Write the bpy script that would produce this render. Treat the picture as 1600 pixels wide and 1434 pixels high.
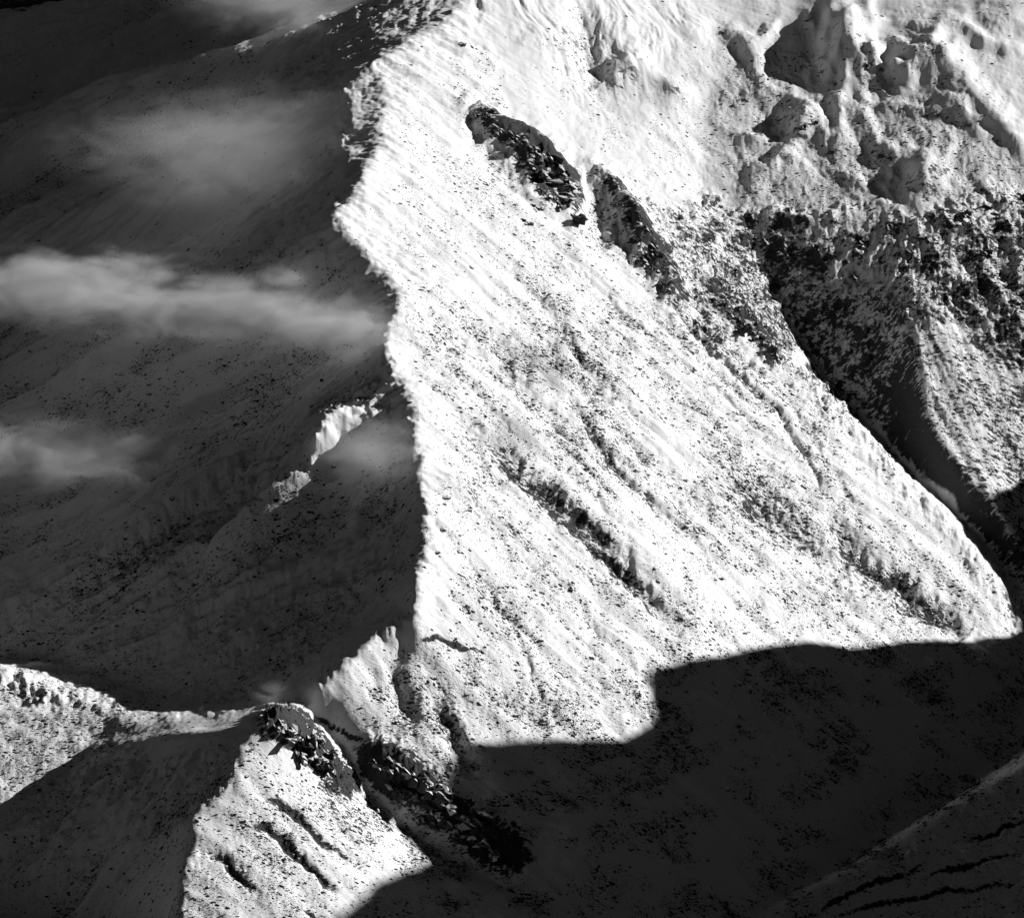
import bpy, math, random
import numpy as np

for o in list(bpy.data.objects):
    bpy.data.objects.remove(o)
sc = bpy.context.scene
col = sc.collection
R_ = math.radians
rng = np.random.default_rng(7)

# ------------------------------------------------------------------ camera
PITCH, DIST, FPX = R_(30.0), 9000.0, 7200.0        # looking down on the range with a long lens
PW, PH = 1600.0, 1434.0
CAM = np.array([0.0, -DIST * math.cos(PITCH), DIST * math.sin(PITCH)])
FWD = np.array([0.0, math.cos(PITCH), -math.sin(PITCH)])
UP = np.array([0.0, math.sin(PITCH), math.cos(PITCH)])
cd = bpy.data.cameras.new('camera')
cd.sensor_fit = 'HORIZONTAL'
cd.sensor_width = 36.0
cd.lens = 36.0 * FPX / PW
cd.clip_start, cd.clip_end = 10.0, 90000.0
cam = bpy.data.objects.new('camera', cd)
cam.location = CAM
cam.rotation_euler = (math.pi / 2 - PITCH, 0, 0)
col.objects.link(cam)
sc.camera = cam

# ------------------------------------------------------------------ light: low winter sun from the right, dark clear sky
SUN_E, SUN_A = R_(21.0), R_(10.0)                   # elevation, azimuth from +X towards +Y
S = np.array([math.cos(SUN_E) * math.cos(SUN_A), math.cos(SUN_E) * math.sin(SUN_A), math.sin(SUN_E)])
w = bpy.data.worlds.new('World')
sc.world = w
w.use_nodes = True
nt = w.node_tree
nt.nodes.clear()
sky = nt.nodes.new('ShaderNodeTexSky')
sky.sky_type = 'NISHITA'
sky.sun_disc = False
sky.sun_elevation = SUN_E
sky.sun_rotation = math.pi / 2 - SUN_A
sky.altitude = 2000
sky.air_density, sky.dust_density, sky.ozone_density = 0.3, 0.1, 1.0   # thin, clear mountain air
sep = nt.nodes.new('ShaderNodeSeparateColor')      # a black-and-white picture taken through a red filter
bg = nt.nodes.new('ShaderNodeBackground')
bg.inputs['Strength'].default_value = 0.052
wo = nt.nodes.new('ShaderNodeOutputWorld')
nt.links.new(sky.outputs[0], sep.inputs[0])
nt.links.new(sep.outputs['Red'], bg.inputs['Color'])
nt.links.new(bg.outputs[0], wo.inputs['Surface'])
sl = bpy.data.lights.new('sun', 'SUN')
sl.energy = 5.0
sl.angle = R_(0.5)
sl.color = (1.0, 1.0, 1.0)
sun = bpy.data.objects.new('sun', sl)
sun.rotation_euler = (math.pi / 2 - SUN_E, 0, SUN_A + math.pi / 2)
col.objects.link(sun)
sc.view_settings.view_transform = 'Standard'
sc.view_settings.look = 'None'
sc.view_settings.gamma = 1.0
sc.view_settings.use_curve_mapping = False
sc.view_settings.exposure = 0.1
cy = sc.cycles
cy.max_bounces, cy.diffuse_bounces, cy.glossy_bounces, cy.transmission_bounces, cy.volume_bounces = 4, 1, 0, 0, 1
cy.volume_step_rate = 0.35
cy.volume_max_steps = 256
cy.use_denoising = True
cy.use_adaptive_sampling = True
cy.adaptive_threshold = 0.025
cy.adaptive_min_samples = 24

# ------------------------------------------------------------------ helpers
def world(px, py, z):
    """a point of the range: bearing (px, py) seen from the camera, at height z"""
    a, b = (np.asarray(px, float) - PW / 2) / FPX, (PH / 2 - np.asarray(py, float)) / FPX
    dx, dy, dz = a, FWD[1] + b * UP[1], FWD[2] + b * UP[2]
    t = (np.asarray(z, float) - CAM[2]) / dz
    return CAM[0] + t * dx, CAM[1] + t * dy

def pixel(x, y, z):
    rx, ry, rz = x - CAM[0], y - CAM[1], z - CAM[2]
    d = ry * FWD[1] + rz * FWD[2]
    return PW / 2 + FPX * rx / d, PH / 2 - FPX * (ry * UP[1] + rz * UP[2]) / d

_perm = np.random.default_rng(11).integers(0, 65536, 65536)
_ang = np.random.default_rng(12).random(65536) * 2 * np.pi
_gx, _gy = np.cos(_ang).astype(np.float32), np.sin(_ang).astype(np.float32)

def perlin(x, y, seed=0):
    x = np.asarray(x, np.float32); y = np.asarray(y, np.float32)
    xi, yi = np.floor(x).astype(np.int64), np.floor(y).astype(np.int64)
    fx, fy = x - xi, y - yi
    u, v = fx * fx * fx * (fx * (fx * 6 - 15) + 10), fy * fy * fy * (fy * (fy * 6 - 15) + 10)
    def g(ix, iy, dx, dy):
        h = _perm[(_perm[(ix + seed * 131) & 65535] + iy) & 65535]
        return _gx[h] * dx + _gy[h] * dy
    a = g(xi, yi, fx, fy); b = g(xi + 1, yi, fx - 1, fy)
    c = g(xi, yi + 1, fx, fy - 1); d = g(xi + 1, yi + 1, fx - 1, fy - 1)
    return ((a + u * (b - a)) * (1 - v) + (c + u * (d - c)) * v) * 1.5

def fbm(x, y, seed=0, n=4, gain=0.5):
    s, a = 0, 1.0
    for k in range(n):
        s = s + a * perlin(x * 2 ** k, y * 2 ** k, seed + k)
        a *= gain
    return s

def ridged(x, y, seed=0, n=4, gain=0.5):
    s, a = 0, 1.0
    for k in range(n):
        s = s + a * (1 - 2 * np.abs(perlin(x * 2 ** k, y * 2 ** k, seed + k)))
        a *= gain
    return s

def sstep(a, b, x):
    t = np.clip((x - a) / (b - a), 0, 1)
    return t * t * (3 - 2 * t)

def blur(h, s):
    if s < 0.3:
        return h
    r = int(3 * s + 1)
    k = np.exp(-0.5 * (np.arange(-r, r + 1) / s) ** 2); k /= k.sum()
    for ax in (0, 1):
        p = np.pad(h, [(r, r) if i == ax else (0, 0) for i in range(2)], mode='edge')
        o = np.zeros_like(h)
        for i, kk in enumerate(k):
            o += kk * (p[i:i + h.shape[0]] if ax == 0 else p[:, i:i + h.shape[1]])
        h = o
    return h

def resize(h, ny, nx):
    yy, xx = np.linspace(0, h.shape[0] - 1, ny), np.linspace(0, h.shape[1] - 1, nx)
    def cubic(a, t, ax):
        i = np.clip(np.floor(t).astype(int), 0, a.shape[ax] - 2); f = t - i
        n = a.shape[ax]
        P = [np.take(a, np.clip(i + k, 0, n - 1), axis=ax) for k in (-1, 0, 1, 2)]
        f = f[:, None] if ax == 0 else f[None, :]
        return P[1] + 0.5 * f * (P[2] - P[0] + f * (2 * P[0] - 5 * P[1] + 4 * P[2] - P[3] + f * (3 * (P[1] - P[2]) + P[3] - P[0])))
    return cubic(cubic(h, yy, 0), xx, 1)

# ------------------------------------------------------------------ the range: crests, gullies and slopes as 3-D lines (bearing x, bearing y, height)
X0, X1, Y0, Y1 = -1340.0, 1340.0, -1480.0, 2320.0
LINES = dict(
    crest=[(800,-560,570),(800,-464,550),(800,-330,520),(790,-200,470),(780,-70,400),(740,0,352),(660,50,345),(590,95,338),(598,140,322),(600,200,301),(574,275,286),(518,340,275),(560,385,240),(612,430,205),(622,460,195),(606,510,175),(603,545,165),(628,590,140),(650,640,115),(645,690,95),(660,750,62),(668,810,35),(660,870,12),(648,930,-12),(655,965,-42),(600,985,-64),(552,1022,-80),(500,1066,-104),(458,1104,-138)],  # unseen upper end raised so that it shadows the far slope
    foot=[(500,1066,-104),(530,1085,-124),(570,1110,-156),(615,1145,-190)],
    foot_b=[(552,1022,-80),(585,1060,-118),(630,1110,-168)],
    shoulder=[(552,112,318),(542,160,300),(537,215,283),(545,285,270)],
    spur_a=[(630,590,138),(580,620,106),(520,660,80),(490,690,74),(465,713,60),(430,742,34),(395,772,0),(345,815,-50),(300,850,-112),(180,920,-200),(80,975,-265),(30,1000,-290),(-100,1080,-345)],
    dip_a=[(590,530,120),(500,560,60),(400,610,-10),(250,680,-110),(100,740,-195),(-100,820,-290)],
    spur_b=[(545,130,308),(470,155,245),(390,215,180),(300,265,105),(190,312,15),(60,370,-90),(-100,430,-200)],
    spur_c=[(515,340,275),(420,420,165),(300,500,40),(100,560,-120),(-100,640,-250)],
    dip_b=[(530,210,260),(450,260,170),(340,330,75),(200,400,-40),(0,480,-190),(-100,520,-250)],
    dip_c=[(520,90,262),(400,135,160),(300,180,80),(100,270,-70),(-100,330,-190)],
    dip_d=[(620,690,60),(500,770,-40),(400,840,-115),(250,930,-200),(120,1000,-275)],
    spur_d=[(650,800,25),(560,850,-50),(440,910,-125),(350,985,-200),(250,1050,-265)],
    dip_e=[(630,960,-60),(540,970,-110),(450,1010,-160),(380,1060,-205)],
    vale=[(440,1085,-195),(380,1095,-222),(250,1095,-262),(150,1060,-290),(60,1030,-308),(-100,1020,-345)],
    lit_hill=[(-150,1030,-180),(0,1055,-206),(60,1085,-216),(130,1105,-220),(240,1125,-206),(330,1138,-155)],
    lit_hill_b=[(-150,1150,-200),(0,1150,-224),(150,1152,-238),(250,1140,-196)],
    fore_left=[(440,1118,-60),(400,1132,-78),(330,1141,-110),(250,1150,-170),(130,1185,-252),(60,1228,-275),(0,1264,-288),(-120,1330,-330)],
    fore=[(458,1104,-138),(452,1112,-105),(440,1118,-60),(405,1135,-75),(372,1165,-95),(372,1210,-125),(335,1242,-148),(295,1280,-170),(305,1320,-190),(278,1365,-212),(274,1434,-250),(265,1530,-320)],
    fore_base=[(-150,1400,-470),(0,1440,-440),(120,1480,-445),(220,1560,-450)],
    ravine=[(470,1112,-168),(520,1160,-215),(560,1215,-260),(610,1275,-310),(700,1335,-365),(800,1390,-415),(900,1440,-460),(1000,1490,-500)],
    cliff_top=[(510,1130,-178),(545,1155,-188),(600,1168,-200),(680,1200,-240),(760,1280,-312),(830,1330,-360)],
    face_base=[(640,1150,-192),(700,1160,-212),(800,1160,-235),(900,1160,-265),(1000,1130,-290),(1100,1080,-310),(1200,1040,-345),(1300,1040,-395),(1400,1040,-445),(1500,1030,-490),(1590,1010,-535)],
    valley_side=[(900,1300,-345),(1000,1270,-365),(1100,1250,-395),(1300,1230,-475),(1500,1150,-550)],
    valley=[(900,1440,-460),(1100,1440,-515),(1250,1390,-560),(1400,1300,-590),(1600,1170,-630),(1750,1080,-660)],
    corner=[(1100,1500,-560),(1250,1400,-505),(1430,1290,-465),(1600,1190,-430),(1750,1100,-400)],
    corner_base=[(1100,1560,-640),(1250,1500,-600),(1400,1480,-590),(1600,1440,-565),(1750,1400,-530)],
    edge=[(1120,420,-60),(1200,490,-130),(1240,560,-180),(1290,620,-214),(1370,690,-270),(1400,730,-298),(1480,800,-358),(1560,910,-448),(1590,970,-505)],
    gully=[(1180,400,-75),(1225,490,-172),(1262,555,-236),(1310,625,-292),(1388,695,-352),(1425,740,-382),(1500,805,-428),(1580,905,-502),(1612,975,-548),(1700,1080,-632)],
    right_spur=[(1400,420,-75),(1420,485,-122),(1432,560,-178),(1438,640,-248),(1460,690,-286),(1500,735,-328),(1548,785,-376),(1588,850,-438)],
    right_side=[(1600,300,10),(1600,420,-75),(1600,560,-204),(1600,700,-332),(1608,760,-390),(1650,880,-490)],
    right_out=[(1780,200,50),(1780,420,-110),(1780,700,-365),(1780,880,-510)],
    rim=[(1170,350,-18),(1260,340,-5),(1350,345,-10),(1480,345,-2),(1600,300,10)],
    field=[(1200,200,85),(1300,200,100),(1400,200,106),(1500,200,104),(1620,220,80)],
    field_top=[(900,-40,330),(1000,-20,285),(1100,0,240),(1250,0,225),(1400,0,236),(1560,0,245),(1750,0,235)],
    trough=[(1170,60,192),(1105,170,118),(1095,290,38),(1105,330,6)],
    bright=[(1450,60,218),(1520,150,152),(1600,225,84)],
    face_a=[(700,120,290),(800,180,215),(930,290,110),(1050,390,15),(1120,420,-50)],
    face_b=[(750,400,150),(900,520,25),(1050,640,-100),(1200,760,-225),(1350,880,-345)],
    face_c=[(700,600,105),(800,680,25),(900,780,-65),(1000,880,-155),(1100,970,-235)],
    far_crest=[(700,-30,365),(640,-15,345),(480,60,255),(270,98,130),(120,150,45),(0,183,-15),(-150,235,-100)],
    far_vale=[(-150,250,-330),(0,205,-250),(270,130,-140),(480,90,0)],
    far_slope=[(-150,60,-120),(0,40,-90),(200,0,-40),(400,-40,20),(600,-60,150)],
    far_top=[(-150,-60,-20),(0,-80,0),(300,-120,60),(600,-140,170)],
)

def line3(pts, step=4.0):
    p = np.array(pts, float)
    wx, wy = world(p[:, 0], p[:, 1], p[:, 2])
    q = np.stack([wx, wy, p[:, 2]], 1)
    out = []
    for a, b in zip(q[:-1], q[1:]):
        n = max(2, int(np.linalg.norm(b - a) / step))
        t = np.linspace(0, 1, n, endpoint=False)[:, None]
        out.append(a + (b - a) * t)
    out.append(q[-1:])
    return np.concatenate(out)

CURVES = np.concatenate([line3(v) for v in LINES.values()])

def solve():
    h = None
    for cell, its in ((160, 300), (80, 300), (40, 300), (20, 300), (10, 220)):
        nx, ny = int((X1 - X0) / cell) + 1, int((Y1 - Y0) / cell) + 1
        ix = np.clip(np.round((CURVES[:, 0] - X0) / (X1 - X0) * (nx - 1)).astype(int), -1, nx)
        iy = np.clip(np.round((CURVES[:, 1] - Y0) / (Y1 - Y0) * (ny - 1)).astype(int), -1, ny)
        ok = (ix >= 0) & (ix < nx) & (iy >= 0) & (iy < ny)
        s, n = np.zeros((ny, nx)), np.zeros((ny, nx))
        np.add.at(s, (iy[ok], ix[ok]), CURVES[ok, 2]); np.add.at(n, (iy[ok], ix[ok]), 1)
        fix = n > 0
        val = s / np.maximum(n, 1)
        h = np.full((ny, nx), CURVES[:, 2].mean()) if h is None else resize(h, ny, nx)
        h[fix] = val[fix]
        jj, ii = np.indices(h.shape)
        for it in range(its):
            for par in (0, 1):
                p = np.pad(h, 1, mode='edge')
                m = (p[:-2, 1:-1] + p[2:, 1:-1] + p[1:-1, :-2] + p[1:-1, 2:]) / 4
                u = ((ii + jj) % 2 == par) & ~fix
                h[u] += 1.6 * (m - h)[u]
    return h

coarse = blur(solve(), 1.1)
NX, NY = 1190, 1130
xs, ys = np.linspace(X0, X1, NX), np.linspace(Y0, Y1, NY)
XX, YY = np.meshgrid(xs, ys)
base = resize(coarse, NY, NX)
PX, PY = pixel(XX, YY, base)

WX, WY = fbm(PX / 60, PY / 60, 301, 4, 0.6), fbm(PX / 60, PY / 60, 311, 4, 0.6)
def near(poly, reach):
    """distance in bearing units from each ground point to a line, within reach; index array + distance + share of the way"""
    p = np.array(poly, float)
    D = np.full(PX.shape, 1e9, np.float32); T = np.zeros(PX.shape, np.float32)
    n = len(p) - 1
    for k, (a, b) in enumerate(zip(p[:-1], p[1:])):
        m = (PX > min(a[0], b[0]) - reach) & (PX < max(a[0], b[0]) + reach) & (PY > min(a[1], b[1]) - reach) & (PY < max(a[1], b[1]) + reach)
        if not m.any():
            continue
        vx, vy = b[:2] - a[:2]
        qx, qy = PX[m] + 6 * WX[m] - a[0], PY[m] + 6 * WY[m] - a[1]
        t = np.clip((qx * vx + qy * vy) / (vx * vx + vy * vy + 1e-9), 0, 1)
        d = np.hypot(qx - t * vx, qy - t * vy)
        old = D[m]
        better = d < old
        D[m] = np.where(better, d, old)
        tt = T[m]; T[m] = np.where(better, (k + t) / n, tt)
    return D, T

def inside(poly, soft=12.0):
    """soft mask of a closed outline"""
    p = np.array(poly, float)
    x0, x1, y0, y1 = p[:, 0].min() - soft * 2, p[:, 0].max() + soft * 2, p[:, 1].min() - soft * 2, p[:, 1].max() + soft * 2
    m = (PX > x0) & (PX < x1) & (PY > y0) & (PY < y1)
    qx, qy = PX[m], PY[m]
    if soft > 1:
        k = 1.1 * soft + 4
        qx, qy = qx + k * WX[m], qy + k * WY[m]
    c = np.zeros(qx.shape, bool)
    dist = np.full(qx.shape, 1e9)
    for a, b in zip(p, np.roll(p, -1, 0)):
        hit = ((a[1] > qy) != (b[1] > qy)) & (qx < (b[0] - a[0]) * (qy - a[1]) / (b[1] - a[1] + 1e-12) + a[0])
        c ^= hit
        v = b - a
        t = np.clip(((qx - a[0]) * v[0] + (qy - a[1]) * v[1]) / (v @ v + 1e-9), 0, 1)
        dist = np.minimum(dist, np.hypot(qx - a[0] - t * v[0], qy - a[1] - t * v[1]))
    out = np.zeros(PX.shape, np.float32)
    out[m] = sstep(-soft, soft, np.where(c, dist, -dist))
    return out

# ---- character masks of the ground
up_right = inside([(700,-80),(1800,-80),(1800,330),(1600,310),(1350,350),(1150,345),(1090,310),(930,270),(800,190),(720,120)], 40)
gully_rock = inside([(1000,320),(1180,345),(1340,345),(1600,290),(1700,290),(1700,560),(1500,520),(1420,480),(1380,620),(1280,600),(1235,560),(1090,540),(1040,440)], 30)
right_rough = inside([(1230,480),(1700,400),(1760,1000),(1630,990),(1500,800),(1400,720),(1290,610)], 16)
shade_side = inside([(740,-60),(590,95),(530,200),(515,340),(615,430),(603,545),(645,650),(668,810),(650,950),(552,1022),(458,1104),(240,1115),(-300,1020),(-300,-100)], 12)
face = inside([(740,0),(590,95),(540,200),(515,340),(615,430),(603,545),(645,650),(668,810),(650,950),(552,1022),(470,1112),(640,1160),(900,1434),(1250,1434),(1600,1180),(1600,990),(1560,910),(1400,730),(1290,620),(1200,490),(1060,480),(920,330),(800,200)], 12)
fore_lit = inside([(440,1118),(372,1165),(372,1210),(295,1280),(274,1434),(265,1600),(1100,1600),(900,1434),(610,1270),(520,1160)], 10)
fore_dark = inside([(440,1118),(372,1165),(372,1210),(295,1280),(274,1434),(265,1600),(-300,1700),(-300,1380),(0,1264),(130,1185),(330,1141)], 10)
corner = inside([(1150,1460),(1250,1400),(1430,1290),(1600,1190),(1800,1080),(1800,1700),(1100,1700)], 8)

# ---- relief
H = base.copy()
H += 7 * fbm(XX / 420, YY / 420, 1, 3) * (1 - 0.5 * shade_side)
# ribs that run down the fall line
def ribs(ax, ay, across, along, seed, n=3, gain=0.55):
    u, v = XX * ax + YY * ay, -XX * ay + YY * ax
    wob = 25 * perlin(XX / 300, YY / 300, seed + 40)
    return fbm((v + wob) / across, u / along, seed, n, gain)
H += 6.5 * face * ribs(0.90, -0.43, 70, 420, 21, 4) + 4 * face * fbm(XX / 90, YY / 130, 25, 3)
def sharp_ribs(ax, ay, across, along, seed):
    u, v = XX * ax + YY * ay, -XX * ay + YY * ax
    wob = 40 * perlin(XX / 350, YY / 350, seed + 40)
    return ridged((v + wob) / across, u / along, seed, 4, 0.55) - 0.6
rib_s = sharp_ribs(-0.96, -0.28, 190, 700, 31)
H += 20.0 * shade_side * rib_s * (0.25 + 0.75 * sstep(10, 120, near([(740,0),(590,95),(600,200),(518,340),(615,430),(603,545),(645,650),(668,810),(650,950),(552,1022),(500,1066),(458,1104),(330,1125),(240,1115)], 130)[0]))
H += 4.0 * fore_lit * ribs(0.85, -0.52, 50, 300, 41)
rib_f = sharp_ribs(-0.86, -0.5, 110, 420, 51)
H += 17.0 * fore_dark * rib_f * sstep(6, 60, near([(-150,1345),(0,1264),(60,1228),(130,1185),(250,1150),(330,1141),(440,1118),(372,1165),(372,1210),(295,1280),(274,1434),(265,1600)], 70)[0])
H += 5.0 * inside([(640,1190),(1000,1140),(1240,1005),(1620,1010),(1620,1180),(1250,1400),(700,1480)], 40) * ribs(0.85, -0.5, 80, 350, 63, 4)
H += 10.0 * right_rough * ribs(0.42, -0.9, 90, 420, 61, 4)
H += up_right * (6 * fbm(XX / 190, YY / 190, 71, 3) + (0.9 + 0.8 * perlin(XX / 260, YY / 260, 79)) * fbm(XX / 40 + 0.9 * YY / 85 + 1.3 * perlin(XX / 110, YY / 110, 78), YY / 70, 75, 4, 0.6))
H += gully_rock * 7 * ridged(XX / 60, YY / 70, 81, 4, 0.55)

rock = np.zeros(PX.shape, np.float32)
tuft = np.zeros(PX.shape, np.float32)
def groove(poly, width, depth, rk=0.0, taper=True):
    D, T = near(poly, width * 4)
    m = D < width * 4
    e = np.sin(np.pi * np.clip(T[m], 0.02, 0.98)) ** 0.5 if taper else 1.0
    wv = width * (1 + 0.35 * perlin(PX[m] / 22, PY[m] / 22, 5))
    H[m] -= depth * e * np.exp(-(D[m] / wv) ** 2)
    if rk:
        rock[m] = np.maximum(rock[m], rk * e * np.exp(-(D[m] / (wv * 0.9)) ** 2))
    if depth > 0:
        tuft[m] = np.maximum(tuft[m], e * np.exp(-(D[m] / (wv * 1.3)) ** 2))
def rib(poly, width, height, rk=0.0):
    groove(poly, width, -height, rk)
def knoll(x, y, rx, ry, h, rk=0.0):
    m = (np.abs(PX - x) < 3 * rx) & (np.abs(PY - y) < 3 * ry)
    d = np.hypot((PX[m] - x) / rx, (PY[m] - y) / ry) * (1 + 0.3 * perlin(PX[m] / 25, PY[m] / 25, 9))
    f = np.exp(-d ** 2 * 1.2)
    H[m] += h * f
    if rk:
        rock[m] = np.maximum(rock[m], rk * f)

# grooves of the sunlit face
groove([(700,640),(760,690),(810,735),(850,770),(900,812),(940,850),(970,885),(1010,930),(1050,985)], 15, 34, 0.75)
groove([(830,735),(870,768),(930,820),(985,870)], 9, 12, 0.5)
groove([(880,600),(905,640),(935,690),(980,748),(1040,800),(1095,855)], 5, 12, 0.5)
groove([(800,420),(850,480),(890,530),(930,590),(960,640)], 8, 11, 0.25)
groove([(660,500),(720,530),(780,570),(830,620),(880,670)], 18, 18, 0.12)  # this hollow and the next, darkened by specks, stand in for shadow bands
groove([(700,505),(770,530),(840,555),(900,590),(960,640)], 16, 14, 0.1)
groove([(960,650),(1000,700),(1040,735),(1100,790)], 9, 9, 0.3)
groove([(1040,470),(1075,515),(1130,560),(1190,615),(1235,670),(1265,720),(1290,770)], 5, 11, 0.4)
groove([(1100,740),(1170,765),(1210,800),(1260,840),(1330,890),(1400,930)], 16, 26, 0.4)
knoll(1180, 785, 34, 22, -16, 0.6)
groove([(1300,815),(1325,850),(1370,890),(1430,920)], 14, 28, 0.6)
groove([(1260,870),(1290,900),(1330,935)], 12, 14, 0.3)
groove([(1390,910),(1430,935),(1480,965),(1520,985)], 24, 40, 0.6)
groove([(1560,905),(1585,950),(1592,990)], 8, 10, 0.3)
groove([(1020,900),(1080,960),(1150,1000)], 8, 3)
groove([(662,1000),(690,990),(720,1002),(755,1015)], 5, 7, 0.8)
groove([(640,985),(615,1030),(625,1080),(650,1130)], 16, 15)
groove([(560,1020),(585,1050),(590,1090)], 12, 6)
groove([(678,1075),(690,1110),(715,1155),(740,1190)], 14, 24, 0.3)
groove([(715,1035),(760,1085),(830,1120),(900,1150)], 12, 5, 0.1)
groove([(450,1108),(500,1125),(560,1150),(610,1160)], 4, 5, 0.9)
fr = random.Random(77)
for k_ in range(26):
    fx_, fy_ = fr.uniform(620, 1150), fr.uniform(380, 900)
    pl, an = [], math.radians(fr.uniform(36, 48))
    for q in range(fr.randint(5, 10)):
        pl.append((fx_, fy_)); fx_ += 48 * math.cos(an); fy_ += 48 * math.sin(an); an += fr.uniform(-.14, .16)
    groove(pl, fr.uniform(3.5, 8), fr.uniform(3, 8), fr.choice((0, 0, .15)))
# scarps of the near flank
groove([(378,1296),(420,1297),(450,1328),(490,1358),(505,1378),(522,1392)], 6.5, 15, 1.0)
groove([(318,1332),(345,1345),(370,1368),(402,1398)], 6, 13, 1.0)
groove([(405,1243),(440,1258),(470,1285),(510,1318),(565,1350)], 6, 13, 1.0)
groove([(455,1418),(490,1432),(530,1450)], 4, 6, 0.9)
for g_ in ([(1440,1372),(1500,1347),(1560,1336),(1620,1325)], [(1490,1315),(1560,1292),(1620,1272)], [(1240,1440),(1330,1395),(1400,1362),(1450,1345)], [(1300,1434),(1400,1405),(1500,1385),(1620,1370)]):
    groove(g_, 4, 8, 1.0)
# outcrop ribs on the upper face and beside the gully
rib([(738,170),(760,195),(800,220),(850,245),(885,290),(905,345)], 20, 44, 1.0)
rib([(800,235),(840,285),(870,330)], 16, 16, 1.0)
rib([(925,262),(955,295),(985,335),(1015,390),(1045,440),(1062,490)], 17, 42, 0.8)
groove([(740,215),(770,260),(800,300)], 18, 16)
groove([(918,300),(935,350),(945,395)], 14, 16)
rib([(1150,470),(1180,520),(1225,570)], 14, 14, 0.8)
rib([(1090,470),(1150,500),(1200,545)], 12, 10, 0.8)
# spurs in the shade
rib([(620,590),(560,640),(510,670),(470,715),(395,772)], 16, 8)
rib([(400,700),(340,745),(260,810),(180,870),(60,950),(20,990)], 13, 24)
rib([(520,790),(450,850),(390,910),(340,985)], 12, 18)
rib([(580,560),(500,590),(400,640),(330,700)], 12, 16)
rib([(440,420),(330,480),(200,540),(80,600)], 14, 16)
rib([(250,640),(150,700),(40,760)], 12, 16)
rib([(620,740),(560,800),(520,860)], 12, 14)
rib([(640,880),(560,910),(480,940),(400,1000),(330,1050)], 12, 18)
rib([(540,150),(460,165),(390,218),(300,268),(190,312),(70,372)], 12, 20)
rib([(330,1270),(200,1340),(60,1420)], 16, 8)
rib([(300,1340),(200,1400),(120,1450)], 14, 7)
for pl, wd, ht in (([(1115,158),(1250,160),(1400,168),(1520,186),(1620,198)], 7, 7), ([(1300,0),(1312,70),(1298,150)], 22, 17),
                   ([(1275,175),(1245,230),(1205,275),(1165,300)], 14, 20), ([(1475,220),(1462,275),(1425,335)], 18, 13),
                   ([(1335,170),(1370,230),(1405,255)], 12, 14), ([(1420,30),(1500,110),(1560,190),(1625,245)], 20, 18),
                   ([(1130,30),(1175,90),(1195,140)], 12, 14), ([(1380,60),(1420,110),(1400,150)], 14, 16), ([(1530,280),(1570,320),(1620,350)], 12, 14),
                   ([(985,60),(1000,110),(1050,140),(1080,160)], 14, 16), ([(1000,170),(1050,215),(1085,250)], 8, 6), ([(1180,345),(1260,350),(1340,330)], 9, 10), ([(1345,95),(1385,112),(1420,118)], 9, 22), ([(1215,20),(1195,60),(1170,80)], 10, 14), ([(1150,215),(1185,230),(1215,215)], 9, 12), ([(1500,40),(1540,70),(1600,80)], 10, 14), ([(1290,255),(1330,280),(1360,310)], 9, 12), ([(940,95),(985,112),(1030,118)], 9, 16), ([(1480,150),(1510,190),(1545,215)], 9, 10)):
    rib(pl, wd * 1.15, ht * 0.8)
# knolls of the rolling snowfield, with their shadows on the left
for k in ((1328,75,42,60,50),(1165,62,22,22,15),(1205,150,40,16,13),(1255,195,32,26,36),(1345,112,34,20,26),(1440,92,40,22,32),
          (1480,40,40,22,16),(1310,225,26,26,16),(1440,275,36,36,42),(1235,265,26,26,12),(985,105,34,26,18),(975,128,30,16,12),(1050,148,28,16,10),
          (1485,165,26,22,12),(1560,40,40,30,14),(1390,235,28,20,10),(1180,225,22,18,8),(1330,180,30,14,9),(1080,40,30,24,10),(870,60,60,30,8),(1200,330,24,14,8),(1520,250,36,24,12)):
    knoll(*k[:4], k[4] * 0.85, rk=0.25)
groove([(890,0),(908,45),(920,85),(945,125)], 24, 30, 0.15)
bowl = inside([(790,-30),(1020,-30),(1060,120),(960,160),(860,120)], 40)
H += 4.5 * bowl * fbm(XX / 40 + 1.1 * YY / 110 + 1.0 * perlin(XX / 120, YY / 120, 77), YY / 110, 76, 4, 0.6)
# near peak and its crag, the cliff above the ravine
knoll(445, 1125, 22, 14, 10, 0.5)
for pl, wd, rk in (([(425,1125),(455,1128),(480,1155),(510,1190),(535,1225)], 26, 1.0),
                   ([(590,1185),(640,1215),(690,1245),(740,1290),(790,1325)], 34, 1.0)):
    D, T = near(pl, wd * 3)
    f = np.exp(-(D / wd) ** 2)
    rock = np.maximum(rock, rk * f)
    H += f * 9 * ridged(XX / 34, YY / 40, 91, 4, 0.6)
shade_wall = inside([(1215,470),(1300,420),(1400,400),(1425,480),(1430,640),(1400,705),(1290,620)], 14)
rock = np.maximum(rock, gully_rock * (0.38 - 0.22 * shade_wall) * (1 + 0.8 * fbm(PX / 50, PY / 50, 83, 2)))
streaky = inside([(1150,40),(1300,110),(1480,120),(1620,240),(1620,340),(1350,360),(1160,360),(1120,240)], 75)
streaky = np.maximum(streaky, 0.6 * inside([(880,100),(1060,110),(1200,200),(1180,350),(1040,340),(940,230)], 60))
H += 1.3 * streaky * fbm(XX / 30 + YY / 60, YY / 40, 85, 4, 0.6)
rock = np.maximum(rock, 0.22 * streaky)
H += 9 * shade_wall * ribs(-0.6, -0.8, 45, 200, 65, 4)
rock = np.maximum(rock, right_rough * 0.35)

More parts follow.
